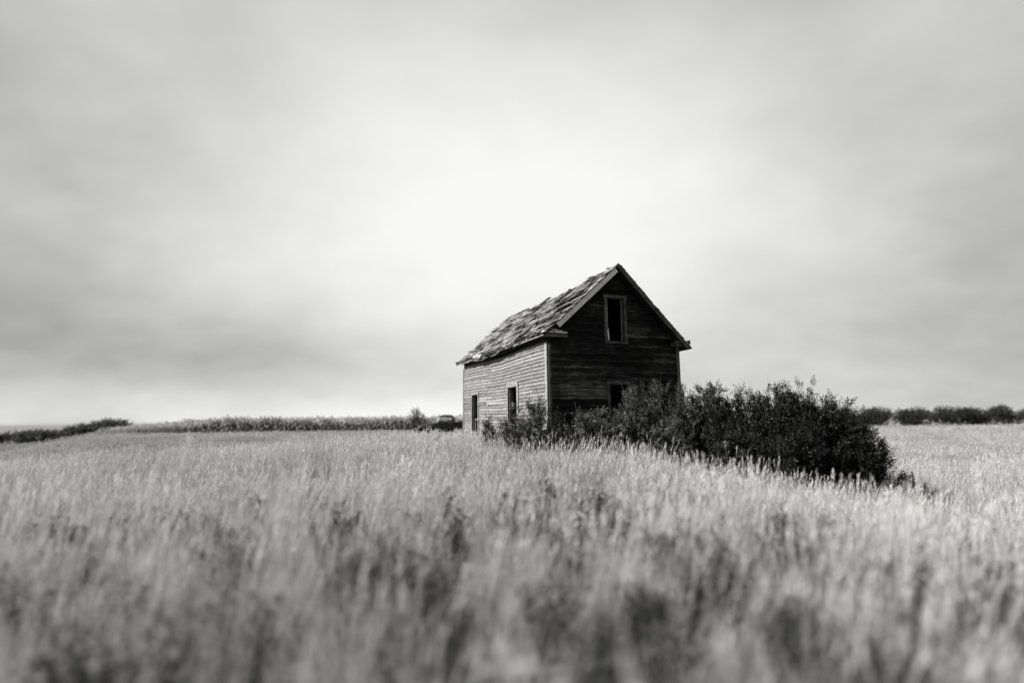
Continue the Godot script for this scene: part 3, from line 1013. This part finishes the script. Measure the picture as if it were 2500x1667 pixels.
	plank(bd, Vector3(-2.15, 0.66, 0), Vector3(2.0, 0, 0), Vector3(0, 0, 1.36), Vector3(0, 0.05, 0))
	part("bed_floor", bd, mats.rust, t)


func on_ground(x: float, d: float) -> Vector3:
	return Vector3(x, ground_y(x, -d), -d)


func build_plants() -> void:
	# x, depth, top (above sill), half width, stems, sprigs per stem, label
	for s in [
		[0.55, 16.7, 1.00, 0.95, 48, 26, "leafy shrub growing at the near corner of the farmhouse below the corner board"],
		[2.12, 16.6, 0.84, 0.85, 44, 26, "low dark shrub against the gable wall left of the lower window"],
		[3.55, 16.9, 1.36, 0.66, 52, 28, "dark shrub reaching up in front of the lower gable window"],
		[4.80, 17.6, 1.66, 0.95, 76, 30, "tall shrub covering the far bottom corner of the gable wall"],
		[5.85, 17.4, 1.62, 1.0, 76, 30, "dark shrub just clear of the farmhouse, feathery twigs against the sky"],
		[6.6, 16.8, 1.50, 1.05, 80, 30, "dense dark shrub in the middle of the thicket beside the farmhouse"],
		[7.3, 16.0, 1.62, 1.05, 84, 30, "tallest rounded shrub of the thicket right of the farmhouse"],
		[7.85, 15.3, 1.50, 1.05, 88, 30, "black rounded shrub towards the right end of the thicket"],
		[8.25, 14.8, 1.12, 0.85, 76, 30, "dark shrub sloping down at the right end of the thicket"],
		[8.58, 14.4, 0.5, 0.62, 60, 28, "low rightmost shrub of the thicket, spilling onto the grass"],
		[4.4, 16.1, 0.58, 0.85, 46, 26, "low bushy shrub in front of the thicket near the gable"],
		[5.9, 15.6, 0.4, 0.95, 62, 28, "low dark shrub at the foot of the thicket, edge of the pale grass"],
		[7.0, 14.7, 0.3, 0.95, 62, 28, "low black shrub at the foot of the tallest shrub"],
		[-0.80, 19.8, 0.72, 0.35, 9, 18, "small leafy sapling in front of the pale side wall"],
		[0.02, 18.3, 0.35, 0.45, 14, 20, "small shrub below the side doorway of the farmhouse"],
		[9.1, 13.8, -0.8, 0.5, 16, 18, "small dark bush apart in the grass right of the thicket"]]:
		var at := on_ground(s[0], s[1])
		var o := thing("shrub", s[6], "shrub", at, r(0, TAU), "shrubs growing round the farmhouse")
		shrub_into(o, s[2] - at.y, s[3], minf(s[3], 0.85), s[4], s[5], 1.2 if s[0] < 5.0 else 1.05, "leaf", lerpf(3.2, 0.42, ss(2.6, 6.8, s[0])), 1.0 - ss(3.6, 6.4, s[0]))
	# upright leafy shoots standing out of the corner shrub
	var o := thing("shrub", "slender upright shoot of leaves standing against the pale siding near the corner", "shrub", on_ground(0.66, 16.8), 0.0, "shrubs growing round the farmhouse")
	shrub_into(o, 1.36 - ground_y(0.66, -16.8), 0.2, 0.2, 5, 34, 1.0, "leaf", 1.6)
	# round bush beyond the truck
	o = thing("shrub", "round twiggy bush above the crop row behind the truck", "shrub", on_ground(-9.2, 56), 0.0)
	shrub_into(o, 2.6, 1.1, 1.1, 26, 14, 1.7, "weed_leaf", 1.6)
	# far trees on the right
	for i in 22:
		var x := 60.0 + i * 1.85 + r(-0.5, 0.5)
		var t := thing("tree", "dark tree in the low row along the horizon right of the thicket", "tree", on_ground(x, 110 + r(-3, 3)), 0.0, "row of trees along the right horizon")
		tree_into(t, 3.8 + r(-0.3, 0.3), 2.0, 340)
	for i in 15:
		var x := -86.0 + i * 1.75 + r(-0.4, 0.4)
		var t := thing("bush", "dark bush in the far hedge at the left edge of the field", "bush", on_ground(x, 92 + r(-2, 2)), 0.0, "bushes of the far left hedge")
		shrub_into(t, 2.0 + r(-0.3, 0.3), 2.2, 1.6, 26, 14, 3.2, "weed_leaf", 2.2)
	# dark weeds in the meadow
	for w in [
		[-0.04, 7.4, 0.74, 10, "dark leafy weed in the grass left of the pair in the middle foreground", false],
		[0.45, 7.9, 0.8, 12, "dark drooping weed in the grass straight below the lower farmhouse corner", false],
		[0.82, 7.1, 0.76, 11, "leafy weed with bent top right of the dark hollow in the grass", false],
		[0.50, 5.8, 0.56, 20, "nearest of the dark weeds in the middle foreground hollow", false],
		[1.22, 8.1, 0.66, 8, "greyish weed standing right of the middle foreground weeds", false],
		[-0.66, 6.9, 0.62, 11, "dark low weed in the grass below the left end of the farmhouse", false],
		[-1.9, 7.0, 0.55, 10, "dark weed patch left of the sharp foreground grass", false],
		[-2.0, 6.3, 0.5, 9, "round dark weed nearest the left foreground", false],
		[1.50, 4.2, 0.62, 12, "blurred dark weed low in the right foreground", false],
		[2.9, 4.4, 0.6, 12, "blurred dark weed in the far right foreground", false],
		[0.86, 3.9, 0.55, 11, "blurred dark weed right of the middle at the picture bottom", false],
		[-0.40, 3.6, 0.46, 9, "blurred dark weed at the picture bottom left of the middle", false],
		[0.42, 3.1, 0.45, 13, "blurred dark weed at the picture bottom in the middle", false],
		[0.72, 6.6, 0.62, 3, "white flowering weed in the grass right of the middle foreground", true],
		[0.28, 7.7, 0.72, 3, "pale flowering weed between the two dark weeds", true],
		[-2.2, 17.5, 0.66, 4, "pale flowering weed in the grass in front of the truck and side wall", true],
		[-0.85, 7.6, 0.75, 3, "pale flowering weed left of the dark middle foreground weeds", true],
		[2.6, 14.6, 0.95, 3, "pale flowering weed in front of the dark gable shrubs", true]]:
		var p := thing("weed", w[4], "weed", on_ground(w[0], w[1]), r(0, TAU), "weeds among the pale grass")
		make_weed(w[2], w[3], 22 if not w[5] else 7, w[5], p)
		if not w[5]: hollows.append(Vector3(w[0], w[1] - 0.06, 0.33))
	# the rest of the dark weeds, too many to count
	var meshes := []
	for i in 3:
		var st := new_st()
		for q in 7:
			var a := r(0, TAU)
			for k in 13:
				var t := lerpf(0.1, 1.0, (k + 0.5) / 13)
				var p := Vector3(cos(a) * 0.14 * t, 0.52 * t, sin(a) * 0.14 * t)
				var b := k * 2.4 + q
				var l := r(0.1, 0.16)
				var out := Vector3(cos(b), 0, sin(b))
				var m := p + out * l * 0.5 + Vector3(0, l * 0.3, 0)
				var e := p + out * l
				var s := out.cross(Vector3.UP) * 0.013
				tri(st, p, m - s, m + s, Vector2.ZERO, Vector2.ZERO, Vector2.ZERO, Vector3.UP)
				tri(st, e, m - s, m + s, Vector2.ZERO, Vector2.ZERO, Vector2.ZERO, Vector3.UP)
			tube(st, [Vector3(0, -0.05, 0), Vector3(cos(a) * 0.14, 0.53, sin(a) * 0.14)], 0.005, 0.002, 3)
		st.generate_normals()
		meshes.append(st.commit())
	var low := thing("meadow_weeds", "small dark weeds scattered low through the meadow grass", "weeds", Vector3.ZERO)
	low.set_meta("kind", "stuff")
	for i in 3:
		var xf := []
		for k in 480:
			var d := 2.8 + 7.5 * pow(r(0, 1), 1.1)
			var x := r(-1, 1) * (0.95 * d + 1.0)
			if in_house(x, -d, 0.6): continue
			if clump(x, -d) > -0.23: continue
			xf.append(aim(Vector3(r(-0.2, 0.3), 1, r(-0.2, 0.2)), r(0.7, 1.1) * (1.0 - 0.35 * ss(5, 10, d)), on_ground(x, d)))
		multi("weeds", meshes[i], mats.weed_leaf, xf, [], low)
	# the standing crop along the left horizon
	var kinds := []
	for i in 3:
		var st := new_st()
		for q in 3:
			var base := Vector3(r(-0.35, 0.35), 0, r(-0.35, 0.35))
			var hh := r(1.45, 1.85)
			st.set_color(Color(0.2, 0.2, 0.2))
			tube(st, [base, base + Vector3(0.02, hh * 0.6, 0), base + Vector3(0.08, hh, 0.03)], 0.014, 0.01, 3)
			for k in 8:
				var p := base + Vector3(0.02, hh * (0.2 + 0.09 * k), 0)
				var a := k * 2.4 + q
				var out := Vector3(cos(a), 0, sin(a))
				var s := out.cross(Vector3.UP) * 0.07
				var m := p + out * 0.14 + Vector3(0, 0.05, 0)
				st.set_color(Color(0.30, 0.30, 0.296) * r(0.6, 1.4))
				tri(st, p, m - s, m + s, Vector2.ZERO, Vector2.ZERO, Vector2.ZERO, Vector3.UP)
				tri(st, p + out * 0.3 - Vector3(0, 0.12, 0), m - s, m + s, Vector2.ZERO, Vector2.ZERO, Vector2.ZERO, Vector3.UP)
			st.set_color(Color(0.5, 0.5, 0.495))
			var c := base + Vector3(0.13, hh - 0.02, 0.05)
			for k in 9:
				var a := TAU * k / 9.0
				var b := TAU * (k + 1) / 9.0
				tri(st, c + Vector3(0.03, 0.05, 0), c + Vector3(0.04 + 0.05 * cos(a), 0.09 * cos(a) - 0.03, 0.1 * sin(a)), c + Vector3(0.04 + 0.05 * cos(b), 0.09 * cos(b) - 0.03, 0.1 * sin(b)), Vector2.ZERO, Vector2.ZERO, Vector2.ZERO, Vector3(1, 0.5, 0))
		st.generate_normals()
		kinds.append(st.commit())
	var crop := thing("crop_field", "tall standing crop with pale nodding heads along the left horizon", "crop", Vector3.ZERO)
	crop.set_meta("kind", "stuff")
	for i in 3:
		var xf := []
		for k in 3600:
			var d := 62.0 + 28.0 * pow(r(0, 1), 1.6)
			var x := lerpf(-43.0 * d / 62.0 + r(-2, 2), 3.0, r(0, 1))
			var edge := ss(-0.695, -0.5, x / d)
			if r(0, 1) > 0.25 + 0.75 * edge: continue
			xf.append(aim(Vector3(r(-0.1, 0.1), 1, r(-0.1, 0.1)), (0.62 + 0.38 * edge) * r(0.68, 1.0) * (1.0 + 0.25 * lump.get_noise_2d(x * 1.2, d * 0.6)), on_ground(x, d)))
		multi("stalks", kinds[i], mats.grass, xf, [], crop)


func _ready() -> void:
	rng.seed = 20240611
	wave.seed = 3
	wave.frequency = 0.011
	wave.fractal_octaves = 3
	lump.seed = 8
	lump.frequency = 0.22
	lump.fractal_octaves = 3
	# camera
	var cam := Camera3D.new()
	cam.name = "camera"
	cam.position = Vector3(0, EYE, 0)
	cam.rotation = Vector3(0.1352, 0, -0.012)
	cam.near = 0.1
	cam.far = 6000
	var at := CameraAttributesPhysical.new()
	at.frustum_focal_length = 20.14
	at.frustum_focus_distance = 17.5
	at.frustum_near = 0.1
	at.frustum_far = 6000
	at.exposure_aperture = 0.25
	cam.attributes = at
	add_child(cam)
	cam.fov = 61.58
	cam.current = true
	# sky, exposure
	var env := Environment.new()
	env.background_mode = Environment.BG_SKY
	var sky := Sky.new()
	var pm := PanoramaSkyMaterial.new()
	pm.panorama = sky_texture()
	sky.sky_material = pm
	env.sky = sky
	env.background_energy_multiplier = 1.0 / EXPOSE
	env.tonemap_mode = Environment.TONE_MAPPER_LINEAR
	env.tonemap_exposure = EXPOSE
	env.sdfgi_enabled = true
	env.ssao_enabled = true
	env.ssil_enabled = true
	var we := WorldEnvironment.new()
	we.name = "world"
	we.environment = env
	add_child(we)
	# hazy sun from the left
	var sun := DirectionalLight3D.new()
	sun.name = "sun"
	sun.light_energy = 1.5
	sun.light_color = Color(1.0, 0.997, 0.988)
	sun.light_angular_distance = 4.0
	sun.shadow_enabled = true
	add_child(sun)
	sun.look_at_from_position(Vector3(-1.0, 0.78, 0.30) * 50.0, Vector3.ZERO)
	make_materials()
	sprig = make_sprig()
	build_ground()
	build_house()
	build_truck()
	build_plants()
	build_grass()
